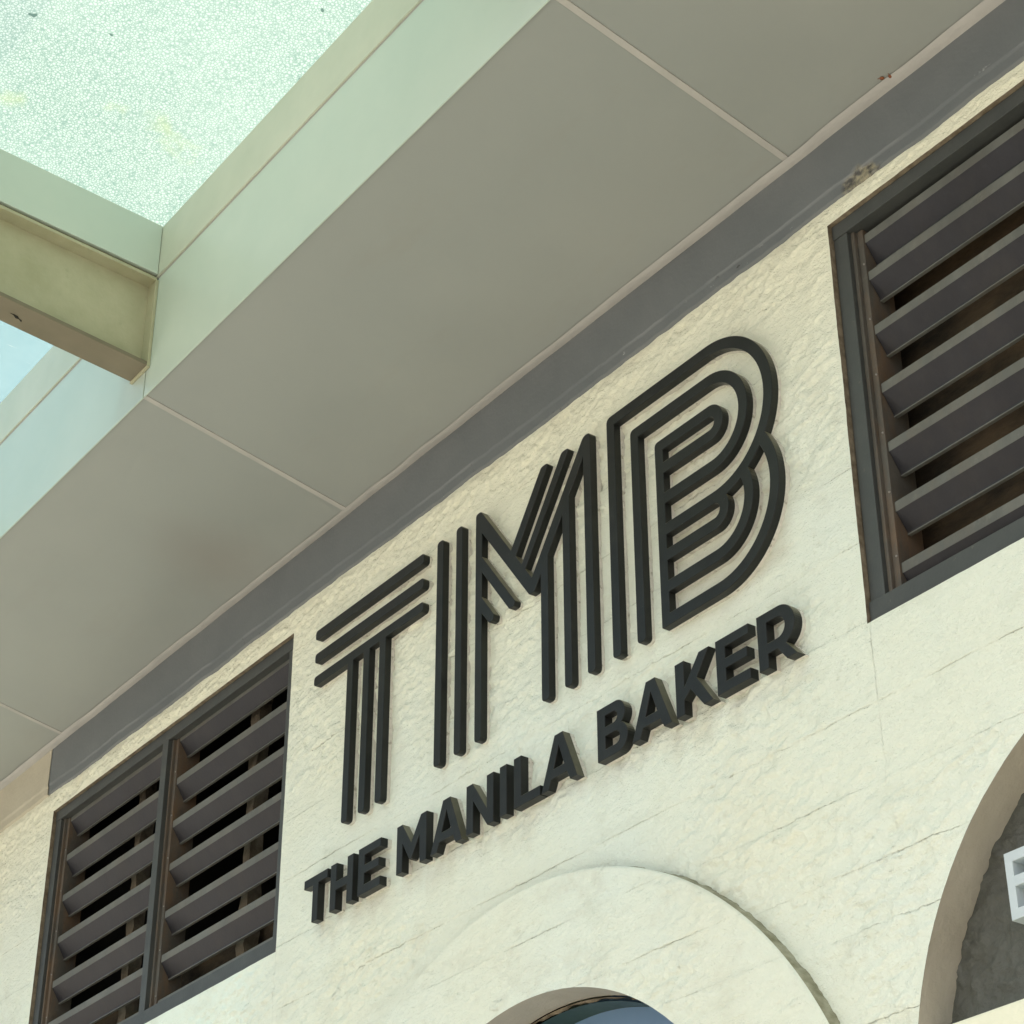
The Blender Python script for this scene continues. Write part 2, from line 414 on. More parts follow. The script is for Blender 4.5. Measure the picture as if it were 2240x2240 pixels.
def wall_relief(x, z, smooth=None):
    """outward relief in metres, crack mask, grime mask"""
    wob = 0.002 * vnoise(x, z * 0, 0.05, 1, 4) + 0.0012 * vnoise(x, z * 0, 0.018, 1, 9)
    h = np.zeros_like(x); crack = np.zeros_like(x)
    step = [0.0004, -0.0008, 0.0008, -0.0006, 0.0008, -0.0008, 0.001, -0.0006, 0.0006, -0.0008, 0.0006, 0.0]
    b = np.full_like(x, step[0])
    for k, zl in enumerate(BOARDS):
        dz = z - (zl + wob)
        b = np.where(dz < 0, step[k + 1], b)
        h = h + 0.0012 * np.exp(-((dz - 0.006) / 0.006) ** 2) * sstep(-0.2, 0.5, vnoise(x, z * 0 + k * 5.3, 0.30, 1, 21 + k))          # burr above the joint
    h = h + b
    # patchy roughness: strong towards the top, in drifts elsewhere
    rough = 0.20 + 0.75 * sstep(0.05, 0.5, fbm(x, z, 0.42, 0.22, 5, 3) + 0.10 + 0.25 * sstep(3.6, 4.2, z))
    rough = np.maximum(rough, 1.0 * sstep(4.30, 4.42, z + 0.03 * vnoise(x, z, 0.2, 0.2, 8)))
    # wrinkles run slightly across the boards
    u = x + 0.35 * z; w = z - 0.25 * x
    ridg = 1 - np.abs(fbm(u, w, 0.070, 0.030, 15, 3)) * 2.2
    h = h + rough * (0.0062 * fbm(u, w, 0.055, 0.030, 25, 4) + 0.0050 * np.clip(ridg, 0, 1) ** 3)
    h = h + rough * 0.0032 * fbm(x, z, 0.016, 0.012, 35, 2)
    h = h + 0.0022 * fbm(x, z, 0.5, 0.3, 45, 2)
    pit = sstep(0.50, 0.62, fbm(u, w, 0.045, 0.024, 55, 2)) * rough
    h = h - 0.0036 * pit
    grime_shade = 0.30 * sstep(0.1, 0.75, fbm(x, z, 0.10, 0.06, 85, 5) + 0.45 * fbm(x, z, 0.9, 0.6, 86, 2)) * (0.6 + 0.4 * vnoise(x, z, 0.012, 0.010, 87)) 
    # painted shade in the B's gaps; shade and drip stain below small letters
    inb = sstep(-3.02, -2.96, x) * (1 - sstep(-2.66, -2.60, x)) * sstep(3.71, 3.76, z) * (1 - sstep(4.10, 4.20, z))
    grime_shade = np.maximum(grime_shade, inb * (0.45 + 0.3 * fbm(x, z, 0.09, 0.02, 95, 3)))
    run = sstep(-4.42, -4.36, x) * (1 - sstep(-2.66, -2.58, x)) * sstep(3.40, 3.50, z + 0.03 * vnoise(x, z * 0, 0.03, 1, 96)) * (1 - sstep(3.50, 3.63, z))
    grime_shade = np.maximum(grime_shade, run * np.clip(0.30 + 0.45 * fbm(x, z, 0.05, 0.12, 97, 3), 0, 1))
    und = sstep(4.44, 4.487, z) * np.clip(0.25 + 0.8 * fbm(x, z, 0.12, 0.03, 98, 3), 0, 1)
    grime_shade = np.maximum(grime_shade, 0.7 * und)
    if smooth is not None: h = h * smooth
    return h, crack, grime_shade

def grid_lines(a, b, step, fixed):
    n = int(round((b - a) / step)); g = np.linspace(a, b, n + 1)
    for v in fixed:
        if a < v < b: g[np.argmin(np.abs(g - v))] = v
    return g

facade = empty('facade_wall', (-4.0, 0.0, 0.0), 'cream rough plastered facade wall with arches under the canopy', 'wall')

STEP = 0.0038
gx = grid_lines(-6.75, -1.55, STEP, (RV[0], LV[0], LV[1]))
gz = grid_lines(2.62, 4.500, STEP, (RV[2], RV[3], LV[2], LV[3]))
X, Z = np.meshgrid(gx, gz, indexing='ij')
nx, nz = X.shape
inR = lambda x, z: (x > RV[0]) & (x < RV[1]) & (z > RV[2]) & (z < RV[3])
inL = lambda x, z: (x > LV[0]) & (x < LV[1]) & (z > LV[2]) & (z < LV[3])
# snap vertices lying close to the deep arch onto its circle
dist = np.hypot(X - RARCH[0], Z - RARCH[1])
near = (np.abs(dist - RARCH[2]) < STEP * 0.55) & (Z > 2.4)
k = RARCH[2] / np.maximum(dist, 1e-6)
Xs = np.where(near, RARCH[0] + (X - RARCH[0]) * k, X)
Zs = np.where(near, RARCH[1] + (Z - RARCH[1]) * k, Z)
fade = sstep(0.0, 0.03, np.abs(np.hypot(Xs - RARCH[0], Zs - RARCH[1]) - RARCH[2]))
fade = 0.06 + 0.94 * fade
for (x0, x1, z0, z1) in (RV, LV):
    dd = np.maximum.reduce([x0 - X, X - x1, z0 - Z, Z - z1])
    fade = fade * (0.06 + 0.94 * sstep(0.0, 0.022, np.abs(dd)))
h, crack, grime_shade = wall_relief(Xs, Zs, fade)
h *= 1 - 0.85 * sstep(4.462, 4.488, Zs)
# uneven arrises round the openings
edge = 0.0007 * vnoise(Xs, Zs, 0.09, 0.09, 91) + 0.0004 * vnoise(Xs, Zs, 0.025, 0.025, 92)
for (x0, x1, z0, z1) in (RV, LV):
    onx = ((np.abs(Xs - x0) < 1e-6) | (np.abs(Xs - x1) < 1e-6)) & (Zs > z0 + 0.01) & (Zs < z1 - 0.01)
    onz = ((np.abs(Zs - z0) < 1e-6) | (np.abs(Zs - z1) < 1e-6)) & (Xs > x0 + 0.01) & (Xs < x1 - 0.01)
    Xs = np.where(onx, Xs + edge, Xs); Zs = np.where(onz, Zs + edge, Zs)
# painted shade and drip stain by the sign go along as an attribute
V = np.stack([Xs, -h, Zs], -1).reshape(-1, 3)
cx = 0.5 * (X[:-1, :-1] + X[1:, 1:]); cz = 0.5 * (Z[:-1, :-1] + Z[1:, 1:])
fd = 0.25 * sum(np.hypot(Xs[a:nx - 1 + a, b:nz - 1 + b] - RARCH[0], Zs[a:nx - 1 + a, b:nz - 1 + b] - RARCH[1]) for a in (0, 1) for b in (0, 1))
hole = inR(cx, cz) | inL(cx, cz) | (fd < RARCH[2] + 0.006) | (np.hypot(cx - ARCH_I[0], cz - ARCH_I[1]) < ARCH_I[2] + 0.05)
idx = np.arange(nx * nz).reshape(nx, nz)
F = np.stack([idx[:-1, :-1], idx[1:, :-1], idx[1:, 1:], idx[:-1, 1:]], -1)[~hole]
used = np.unique(F); remap = np.full(nx * nz, -1); remap[used] = np.arange(len(used))
me = np_mesh('plaster_face', V[used], remap[F], True, {'crack': crack.ravel()[used], 'grime_shade': grime_shade.ravel()[used]})
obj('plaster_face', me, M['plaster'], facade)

# the small returns of the vent openings
for (x0, x1, z0, z1) in (RV, LV):
    runs = []
    jj = np.where((gz >= z0 - 1e-6) & (gz <= z1 + 1e-6))[0]; ii = np.where((gx >= x0 - 1e-6) & (gx <= x1 + 1e-6))[0]
    for xe in (x0, x1):
        if gx[0] < xe < gx[-1]: runs.append([(np.argmin(np.abs(gx - xe)), j) for j in jj])
    for ze in (z0, z1): runs.append([(i, np.argmin(np.abs(gz - ze))) for i in ii])
    for run in runs:
        vv = []
        for (i, j) in run:
            px, py, pz = Xs[i, j], -h[i, j], Zs[i, j]
            vv += [(px, py, pz), (px, 0.05, pz)]
        obj('vent_return', np_mesh('vent_return', vv, [(2 * k, 2 * k + 1, 2 * k + 3, 2 * k + 2) for k in range(len(run) - 1)]), M['putty'], facade)

# plain wall round the detailed face (outside the photograph), and the mass of the building behind it
def plain(x0, x1, z0, z1):
    obj('plain_wall', pydata('plain_wall', [(x0, 0, z0), (x1, 0, z0), (x1, 0, z1), (x0, 0, z1)], [(0, 1, 2, 3)]), M['coarse_plaster'], facade)
plain(-12, -6.75, 0, 9); plain(-6.75, 6, 4.50, 9); plain(-6.75, -4.6, 0, 2.62); plain(-0.9, 6, 0, 4.5)
plain(-1.55, -0.9, 4.447, 4.5); plain(-1.55, -0.9, 3.26, 3.5); plain(-2.81, -2.44, 0, 2.62); plain(-4.6, -4.19, 0, 2.62)

obj('building_block', box(-12, 6, 1.0, 6.0, 0, 9), M['coarse_plaster'], facade)
obj('building_block', box(-12, 6, 0.004, 0.999, 8.8, 9), M['coarse_plaster'], facade)
obj('building_block', box(-12, -11.8, 0.004, 0.999, 0, 8.799), M['coarse_plaster'], facade)
obj('building_block', box(5.8, 6, 0.004, 0.999, 0, 8.799), M['coarse_plaster'], facade)

def arch_strip(cx, cz, rr, y0, y1, a0, a1, n, name, mat, parent, ny=6, rough=0.0, seed=1):
    """reveal: a curved strip going back into the wall"""
    A = np.linspace(math.radians(a0), math.radians(a1), n); Yl = np.linspace(y0, y1, ny)
    AA, YY = np.meshgrid(A, Yl, indexing='ij')
    R = rr + rough * fbm(AA * rr, YY, 0.05, 0.05, seed, 3) * np.where((YY == y0), 0.0, 1.0)
    V = np.stack([cx + R * np.cos(AA), YY, cz + R * np.sin(AA)], -1).reshape(-1, 3)
    I = np.arange(n * ny).reshape(n, ny)
    F = np.stack([I[:-1, :-1], I[1:, :-1], I[1:, 1:], I[:-1, 1:]], -1).reshape(-1, 4)
    return obj(name, np_mesh(name, V, F), mat, parent)

# raised arch surround: polar grid with the same relief
nt, nr = 560, 80
T = np.linspace(math.radians(10), math.radians(170), nt); S = np.linspace(0, 1, nr)
TT, SS = np.meshgrid(T, S, indexing='ij')
xi = ARCH_I[0] + ARCH_I[2] * np.cos(TT); zi = ARCH_I[1] + ARCH_I[2] * np.sin(TT)
xo = ARCH_C[0] + ARCH_C[2] * np.cos(TT); zo = ARCH_C[1] + ARCH_C[2] * np.sin(TT)
Xa = xi * (1 - SS) + xo * SS; Za = zi * (1 - SS) + zo * SS
ha, ca, ga = wall_relief(Xa, Za, np.clip(np.minimum(SS, 1 - SS) * 14, 0.1, 1))
rnd = 0.004 * (np.clip(1 - (1 - SS) * 60, 0, 1) ** 2)                    # softened outer arris
V = np.stack([Xa, ARCH_Y - ha + rnd, Za], -1).reshape(-1, 3)
I = np.arange(nt * nr).reshape(nt, nr)
F = np.stack([I[:-1, :-1], I[1:, :-1], I[1:, 1:], I[:-1, 1:]], -1).reshape(-1, 4)
sur = obj('arch_surround', np_mesh('arch_surround', V, F, True, {'crack': ca.ravel(), 'grime_shade': ga.ravel()}), M['plaster'], facade)
obj('arch_jamb', box(-4.487, -4.187, ARCH_Y, 0.06, 0, 2.464, 0.003), M['coarse_plaster'], facade)
obj('arch_jamb', box(-2.769, -2.496, ARCH_Y, 0.06, 0, 2.464, 0.003), M['coarse_plaster'], facade)
# its outer edge, ragged and dirty where it meets the wall
ne = 7
A2 = np.linspace(0, 1, ne); TT2, QQ = np.meshgrid(T, A2, indexing='ij')
Rr = ARCH_C[2] + 0.0035 * QQ + 0.006 * QQ * np.clip(fbm(TT2, QQ * 0, 0.02, 1, 7, 3), -0.3, 1)
V = np.stack([ARCH_C[0] + Rr * np.cos(TT2), ARCH_Y + 0.004 + (0.036 - 0.004) * QQ, ARCH_C[1] + Rr * np.sin(TT2)], -1).reshape(-1, 3)
I = np.arange(nt * ne).reshape(nt, ne)
F = np.stack([I[:-1, :-1], I[1:, :-1], I[1:, 1:], I[:-1, 1:]], -1).reshape(-1, 4)
dirt = 0.45 + 0.5 * fbm(TT2, QQ, 0.03, 0.6, 17, 3)
obj('arch_edge', np_mesh('arch_edge', V, F, True), M['mossy'], facade)
arch_strip(ARCH_I[0], ARCH_I[1], ARCH_I[2], ARCH_Y, 0.058, 5, 175, 140, 'window_reveal', M['reveal'], facade)
arch_strip(ARCH_I[0], ARCH_I[1], ARCH_I[2] - 0.004, 0.056, 0.066, 5, 175, 400, 'putty_bead', M['putty'], facade, 4, 0.007, 31)
arch_strip(ARCH_I[0], ARCH_I[1], ARCH_I[2] - 0.010, 0.064, 0.13, 5, 175, 140, 'window_gasket', M['green'], facade)

def disc(cx, cz, rr, y, name, mat, zmin=None, n=96):
    vv = [(cx + rr * math.cos(math.radians(a)), y, cz + rr * math.sin(math.radians(a))) for a in np.linspace(-10, 190, n)]
    vv += [(cx - rr, y, 0.2), (cx + rr, y, 0.2)]
    me = pydata(name, vv, [tuple(range(len(vv)))])
    return obj(name, me, mat, facade)
disc(ARCH_I[0], ARCH_I[1], ARCH_I[2] + 0.02, 0.128, 'window_pane', M['pane'])

# deep arch: reveal, dark tympanum, cream lintel
arch_strip(RARCH[0], RARCH[1], RARCH[2] - 0.0006, -0.0016, 0.078, -5, 185, 220, 'arch_reveal', M['reveal'], facade, 10, 0.0010, 51)
nq = 9
A3 = np.linspace(math.radians(-5), math.radians(185), 420); Q3 = np.linspace(0, 1, nq)
AA, QQ = np.meshgrid(A3, Q3, indexing='ij'); Rr = RARCH[2] - 0.0006 + 0.020 * QQ
Xr = RARCH[0] + Rr * np.cos(AA); Zr = RARCH[1] + Rr * np.sin(AA)
hr, cr, gr = wall_relief(Xr, Zr); hr = hr * (0.08 + 0.92 * sstep(0.0, 0.03, 0.020 * QQ))
V = np.stack([Xr, -hr - 0.0016 + 0.0030 * QQ ** 1.5, Zr], -1).reshape(-1, 3)
I = np.arange(420 * nq).reshape(420, nq)
F = np.stack([I[:-1, :-1], I[1:, :-1], I[1:, 1:], I[:-1, 1:]], -1).reshape(-1, 4)
obj('arch_arris', np_mesh('arch_arris', V, F, True, {'crack': cr, 'grime_shade': gr}), M['plaster'], facade)
tx = np.linspace(-2.50, -1.05, 240); tz = np.linspace(2.40, 3.28, 150)
TX, TZ = np.meshgrid(tx, tz, indexing='ij')
th = 0.006 * fbm(TX + 0.4 * TZ, TZ, 0.06, 0.035, 71, 4) + 0.006 * np.clip(1 - np.abs(fbm(TX, TZ, 0.05, 0.035, 73, 3)) * 3.0, 0, 1) ** 3 
I = np.arange(240 * 150).reshape(240, 150)
F = np.stack([I[:-1, :-1], I[1:, :-1], I[1:, 1:], I[:-1, 1:]], -1).reshape(-1, 4)
obj('tympanum', np_mesh('tympanum', np.stack([TX, 0.078 - th, TZ], -1).reshape(-1, 3), F), M['tympanum'], facade)
obj('lintel', box(-2.46, -1.07, 0.02, 0.12, 2.56, 2.722, 0.006), M['coarse_plaster'], facade)

# grey painted beam under the canopy, with the beige length beyond it
def beam_band(x0, x1, name, mat, y, zlow, wav, seed):
    xs = np.arange(x0, x1 + 1e-6, 0.006); q = np.concatenate([np.linspace(0, 0.20, 14), np.linspace(0.24, 1, 10)])
    XX, QQ = np.meshgrid(xs, q, indexing='ij')
    low = zlow + wav * (0.5 * vnoise(XX, XX * 0, 0.16, 1, seed) + 0.35 * vnoise(XX, XX * 0, 0.035, 1, seed + 1) + 0.15 * vnoise(XX, XX * 0, 0.012, 1, seed + 2))
    ZZ = low + (4.69 - low) * QQ
    YY = y + 0.0025 * (1 - sstep(0.14, 0.18, QQ)) + 0.0012 * fbm(XX, ZZ, 0.2, 0.05, seed + 3, 3)
    YY = YY + np.where(QQ == 0, 0.02, 0)
    wear = (1 - sstep(0.12, 0.30, QQ)) * sstep(-0.2, 0.5, vnoise(XX, XX * 0, 0.3, 1, seed + 5) + 0.1)
    line = 0.55 * np.exp(-((QQ - 0.165) / 0.010) ** 2) * sstep(-0.1, 0.4, vnoise(XX, QQ * 0, 0.15, 1, seed + 6))
    cxh, czh = -2.335, 4.499                                    # knocked-out patch above the right vent
    rr = np.hypot((XX - cxh) / 0.052, (ZZ - czh) / 0.026) + 0.5 * fbm(XX, ZZ, 0.03, 0.02, seed + 8, 3)
    hol = 1 - sstep(0.75, 1.0, rr)
    YY = YY + 0.006 * hol * (0.6 + 0.8 * fbm(XX, ZZ, 0.012, 0.012, seed + 9, 2))
    n1, n2 = XX.shape; I = np.arange(n1 * n2).reshape(n1, n2)
    F = np.stack([I[:-1, :-1], I[1:, :-1], I[1:, 1:], I[:-1, 1:]], -1).reshape(-1, 4)
    V = np.stack([XX, YY, ZZ], -1).reshape(-1, 3)
    return obj(name, np_mesh(name, V, F, True, {'wear': wear, 'hole': hol, 'line': line}), mat, facade)
beam_band(-6.157, -0.4, 'painted_beam', M['band'], -0.011, BAND_Z, 0.006, 101)
beam_band(-11.9, -6.157, 'bare_beam', M['beige'], -0.0125, 4.486, 0.006, 131)

# ------------------------------------------------------------------ louvred vents
def make_vent(x0, x1, z0, z1, tops, label, mull=True):
    v = empty('louvred_vent', (x0, 0.03, z0), label, 'vent', 'louvred vents set in the wall')
    y0 = 0.010
    # outer frame: head, sill, two stiles, each butted
    W = 0.041
    fr = obj('frame', box(x0 + 0.002, x1 - 0.002, y0, 0.075, z1 - 0.037, z1 - 0.0015, 0.0012), M['vent'], v)
    obj('frame', box(x0 + 0.002, x1 - 0.002, y0 - 0.003, 0.075, z0 + 0.0015, z0 + 0.046, 0.0012), M['vent'], v)
    for s in (0, 1):
        xa = x0 + 0.0025 if s == 0 else x1 - W
        obj('frame', box(xa, xa + W - 0.0025, y0 + 0.002, 0.075, z0 + 0.0465, z1 - 0.0375, 0.0012), M['vent'], v)
    bays = [(x0 + W, 0.5 * (x0 + x1) - 0.018), (0.5 * (x0 + x1) + 0.018, x1 - W)] if mull else [(x0 + W, x1 - W)]
    if mull:
        mc = 0.5 * (x0 + x1)
        obj('mullion', box(mc - 0.0175, mc + 0.0175, y0 - 0.001, 0.090, z0 + 0.0465, z1 - 0.0375, 0.0012), M['vent'], v)
    for (a, b) in bays:
        # stepped rusty side channels
        for s, (p, q) in enumerate(((a + 0.0005, a + 0.010), (b - 0.010, b - 0.0005))):
            obj('channel', box(p, q, 0.022, 0.080, z0 + 0.0467, z1 - 0.0377, 0.001), M['vent_rust'], v)
            p2, q2 = (q + 0.0002, q + 0.016) if s == 0 else (p - 0.016, p - 0.0002)
            obj('channel', box(p2, q2, 0.031, 0.105, z0 + 0.0467, z1 - 0.0377, 0.001), M['vent_rust'], v)
            for zt in tops:
                for dz in (0.03,):
                    sc = obj('screw', screw_mesh, None, v)
                    sc.location = Vector(sc.location) + Vector((0.5 * (p2 + q2) + (0.004 if s == 0 else -0.004), 0.030, zt + dz - 0.012 + random.uniform(-.004, .004)))
        xa, xb = a + 0.027, b - 0.027
        for i, zt in enumerate(tops):
            j = random.uniform(-0.003, 0.003); t = 0.0018
            yl = 0.034 + random.uniform(0, 0.002); tl = random.uniform(-0.004, 0.003)
            lipm = extrude_yz([(yl, zt + j), (yl, zt - 0.0215 + j), (yl + t, zt - 0.0215 + j), (yl + 0.011, zt - 0.003 + j), (yl + 0.011, zt + j)], xa, xb, 'lip')
            sl_prof = [(yl + 0.0003, zt - 0.0217 + j), (yl + 0.026, zt - 0.060 + j + tl), (yl + 0.0265, zt - 0.064 + j + tl), (yl + 0.029, zt - 0.064 + j + tl), (yl + 0.0275, zt - 0.0585 + j + tl), (yl + t + 0.0005, zt - 0.0213 + j)]
            slm = extrude_yz(sl_prof, xa + 0.0005, xb - 0.0005, 'slat')
            sl = obj('slat', slm, M['slat'], v)
            obj('slat_lip', lipm, M['lip'], sl)
            eb = extrude_yz([(yl + 0.0255, zt - 0.0642 + j + tl), (yl + 0.0255, zt - 0.0668 + j + tl), (yl + 0.034, zt - 0.0668 + j + tl), (yl + 0.034, zt - 0.0642 + j + tl)], xa + 0.0007, xb - 0.0007, 'slat_catchlight')
            obj('slat_catchlight', eb, M['lip'], sl)  # thin pale strip painted as light caught on the blade's lower edge
    # what shows through the gaps
    zb = z0 + 0.30 if x0 < -4 else z1 + 0.1
    obj('backing', pydata('backing', [(x0 - .02, 0.17, z0 - .02), (x1 + .02, 0.17, z0 - .02), (x1 + .02, 0.17, zb), (x0 - .02, 0.17, zb)], [(0, 1, 2, 3)]), M['block'], v)
    bx = box(x0 - 0.05, x1 + 0.05, 0.077, 0.9, z0 - 0.08, z1 + 0.3, 0, 'interior')
    bm = bmesh.new(); bm.from_mesh(bx)
    bmesh.ops.delete(bm, geom=[f for f in bm.faces if f.normal.y < -0.9], context='FACES'); bm.to_mesh(bx); bm.free()
    obj('interior', bx, M['dark'], v)
    for px in ((x0 + 0.42, x0 + 1.13) if x0 < -4 else (x0 + 0.52, x0 + 1.05)):
        bm = bmesh.new()
        n = 24
        ring = []
        for k in range(n + 1):
            z = z0 + (z1 - z0) * k / n; j = 0.004
            ring.append([bm.verts.new((px + sx * 0.022 + random.uniform(-j, j), 0.13 + sy * 0.02 + random.uniform(-j, j), z)) for sx, sy in ((-1, -1), (1, -1), (1, 1), (-1, 1))])
        for a, b in zip(ring, ring[1:]):
            for q in range(4): bm.faces.new((a[q], a[(q + 1) % 4], b[(q + 1) % 4], b[q]))
        me = bpy.data.meshes.new('post'); bm.to_mesh(me); bm.free()
        obj('post', me, M['post'], v)
    return v

bm = bmesh.new()
bmesh.ops.create_uvsphere(bm, u_segments=8, v_segments=5, radius=0.0024)
screw_mesh = bpy.data.meshes.new('screw'); bm.to_mesh(screw_mesh); bm.free()
screw_mesh.materials.append(M['screw'])
make_vent(*RV, [4.395, 4.300, 4.160, 4.022, 3.885, 3.747, 3.612], 'dark louvred vent beside the large letter B, above the deep arch')
make_vent(*LV, [4.388, 4.250, 4.113, 3.975, 3.833, 3.700, 3.566], 'dark two-bay louvred vent beside the large letter T')

# ------------------------------------------------------------------ canopy
SL = 0.194                            # soffit rises outwards
YO = -0.658                           # its outer edge
ZS = 4.657
zs = lambda y: ZS - SL * y
canopy = empty('canopy', (-4.0, -0.66, 4.79), 'pale green steel and glass canopy with grey panelled soffit above the sign', 'canopy')
JO = [-11.40, -9.615, -7.83, -6.047, -4.297, -2.511, -0.72]  # two leftmost bays are out of view, added to dim the left side
def slab(x0, x1, y0, y1, th, off=0.0, bevel=0.0012):
    v = []
    for dz in (off, off + th):
        v += [(x0, y0, zs(y0) + dz), (x1, y0, zs(y0) + dz), (x1, y1, zs(y1) + dz), (x0, y1, zs(y1) + dz)]
    return hexa(v, bevel)
for a, b in zip(JO, JO[1:]):
    obj('soffit_panel', slab(a + 0.009, b - 0.009, YO + 0.0003, -0.026, 0.010), M['soffit'], canopy)
    obj('joint_strip', slab(b - 0.0085, b + 0.0085, YO + 0.0003, -0.027, 0.008, -0.0016, 0.001), M['sealant'], canopy)
# sealant along the wall, uneven
xs = np.arange(-9.6, -0.72, 0.012)
prof = [(-0.026, -0.0012), (-0.020, -0.0030), (-0.010, -0.0030), (0.0, -0.0015)]
V = []; 
for x in xs:
    w = float(vnoise(np.array([x]), np.array([0.0]), 0.12, 1, 141)[0])
    bow = 0.012 * math.sin(math.pi * np.clip((x + 6.7) / 5.0, 0, 1)) - 0.006
    for (y, dz) in prof: V.append((x, y * (1 + 0.06 * w) - 0.011, zs(y) + dz + 0.0012 * w + bow * max(0.0, 1 + y / 0.026)))
n = len(prof); nxs = len(xs)
F = [(i * n + k, i * n + k + 1, (i + 1) * n + k + 1, (i + 1) * n + k) for i in range(nxs - 1) for k in range(n - 1)]
obj('wall_sealant', pydata('wall_sealant', V, F, True), M['sealant'], canopy)
# panel backs, so no daylight leaks through the joints
obj('soffit_tray', slab(-11.4, 1.0, YO + 0.002, 0.02, 0.004, 0.030, 0), M['dark'], canopy)

Z1, Z2, Z3 = 4.7795, 5.158, 5.336
for a, b in zip(JO, JO[1:]):
    obj('fascia', box(a + 0.003, b - 0.003, YO - 0.004, YO, Z1, Z2, 0.0012), M['fascia'], canopy)
    obj('glazing_curb', box(a + 0.003, b - 0.003, YO - 0.008, YO, Z2 + 0.008, Z3, 0.0012), M['curb'], canopy)
    obj('shadow_gap', box(a + 0.003, b - 0.003, YO - 0.003, YO + 0.002, Z2 + 0.0003, Z2 + 0.0077), M['sealant'], canopy)
obj('gutter_back', box(-11.4, 1, YO + 0.003, YO + 0.013, Z1 + 0.05, Z3 - 0.01), M['dark'], canopy)
YEND = -3.7
def sloped(x0, x1, za0, za1, s, mat, name, y0=YO - 0.0095, bevel=0.001, parent=None, sa=None):
    """bar running outwards; za0/za1 bottom and top height at the fascia, s/sa slope of bottom/top"""
    sa = s if sa is None else sa
    L = y0 - YEND
    v = [(x0, YEND, za0 + s * L), (x1, YEND, za0 + s * L), (x1, y0, za0), (x0, y0, za0), (x0, YEND, za1 + sa * L), (x1, YEND, za1 + sa * L), (x1, y0, za1), (x0, y0, za1)]
    return obj(name, hexa(v, bevel), mat, parent or canopy)
for xj in JO[1:-1]:
    xb = xj - 0.025
    bl, br = xb - 0.047, xb + 0.047
    web = sloped(xb - 0.006, xb + 0.006, 4.8795, 5.1475, 0.10, M['beam'], 'beam_web', bevel=0, sa=0.068)
    sloped(bl, br, 4.867, 4.879, 0.10, M['flange'], 'beam_flange')
    sloped(bl, br, 5.148, 5.158, 0.068, M['beam'], 'beam_flange')
    sloped(bl + 0.008, br - 0.010, 5.1585, 5.170, 0.068, M['flange'], 'beam_packer', bevel=0)
    sloped(bl, br, 5.1705, Z3, 0.064, M['fascia'], 'glazing_curb')
    obj('end_plate', box(bl - 0.004, br + 0.002, YO - 0.013, YO - 0.0045, 4.862, 5.150, 0.001), M['beam'], canopy)
# torn paint on the underside of the beam by the sign
xb = -4.297 - 0.025; fy = -1.02
zf = 4.867 + 0.10 * (YO - 0.0095 - fy) - 0.0006
fl = [(-.022, .030), (-.010, .012), (-.012, -.004), (0.002, -.022), (.006, -.044), (.012, -.022), (.010, -.002), (-.002, .010), (-.006, .026)]
obj('torn_paint', pydata('torn_paint', [(xb - 0.004 + 0.55 * a, fy + 0.55 * b, zf - 0.055 * b) for a, b in fl], [tuple(range(len(fl)))]), M['dark'], canopy)
for i, (a, b) in enumerate(zip(JO, JO[1:])):
    y0 = YO + 0.012; L0 = Z3 + 0.003 - 0.064 * (y0 - (YO - 0.0095)); L1 = Z3 + 0.003 + 0.064 * (YO - 0.0095 - YEND)
    v = []
    for dz in (0, 0.012):
        v += [(a - 0.022, YEND, L1 + dz), (b - 0.028, YEND, L1 + dz), (b - 0.028, y0, L0 + dz), (a - 0.022, y0, L0 + dz)]
    me = pydata('glass_pane', [v[i] for i in (0, 1, 2, 3)], [(0, 3, 2, 1)])
    obj('glass_pane', me, M['glass'] if a > -4.5 else M['glass_blue'], canopy)

# ------------------------------------------------------------------ sign letters
def fillet(pts, n=5):
    """pts: (x,z) or (x,z,r). returns a list of (x,z)"""
    out = []; N = len(pts)
    for i, p in enumerate(pts):
        rr = p[2] if len(p) > 2 else 0
        P = Vector((p[0], p[1]))
        if rr <= 0: out.append((P.x, P.y)); continue
        A = Vector(pts[i - 1][:2]); B = Vector(pts[(i + 1) % N][:2])
        u = (A - P).normalized(); w = (B - P).normalized()
        ang = u.angle(w); tl = min(rr / math.tan(ang / 2), 0.48 * (A - P).length, 0.48 * (B - P).length)
        p0 = P + u * tl; p1 = P + w * tl
        for k in range(n + 1):
            s = k / n; q = p0 * (1 - s) ** 2 + P * 2 * s * (1 - s) + p1 * s * s
            out.append((q.x, q.y))
    return out

def arc(cx, cz, rr, a0, a1, n=28):
    return [(cx + rr * math.cos(math.radians(a)), cz + rr * math.sin(math.radians(a))) for a in np.linspace(a0, a1, n)]

def outline_mesh(loops, y_front, y_back, bevel=0.0008, name='stroke'):
    """flat outline (with holes) given in wall coordinates, cut from a sheet between two depths"""
    cu = bpy.data.curves.new('tmp', 'CURVE'); cu.dimensions = '2D'; cu.fill_mode = 'BOTH'
    for lp in loops:
        sp = cu.splines.new('POLY'); sp.points.add(len(lp) - 1)
        for q, (x, z) in zip(sp.points, lp): q.co = (x, z, 0, 1)
        sp.use_cyclic_u = True
    th = (y_back - y_front) / 2
    cu.extrude = th - bevel; cu.bevel_depth = bevel; cu.bevel_resolution = 1; cu.offset = -bevel
    o = bpy.data.objects.new('tmp', cu); C.objects.link(o)
    dg = bpy.context.evaluated_depsgraph_get()
    me = bpy.data.meshes.new_from_object(o.evaluated_get(dg), depsgraph=dg)
    me.name = name
    me.transform(Matrix(((1, 0, 0, 0), (0, 0, -1, (y_front + y_back) / 2), (0, 1, 0, 0), (0, 0, 0, 1))))
    me.materials.clear()
    for p in me.polygons: p.use_smooth = False
    bpy.data.objects.remove(o); bpy.data.curves.remove(cu)
    return me

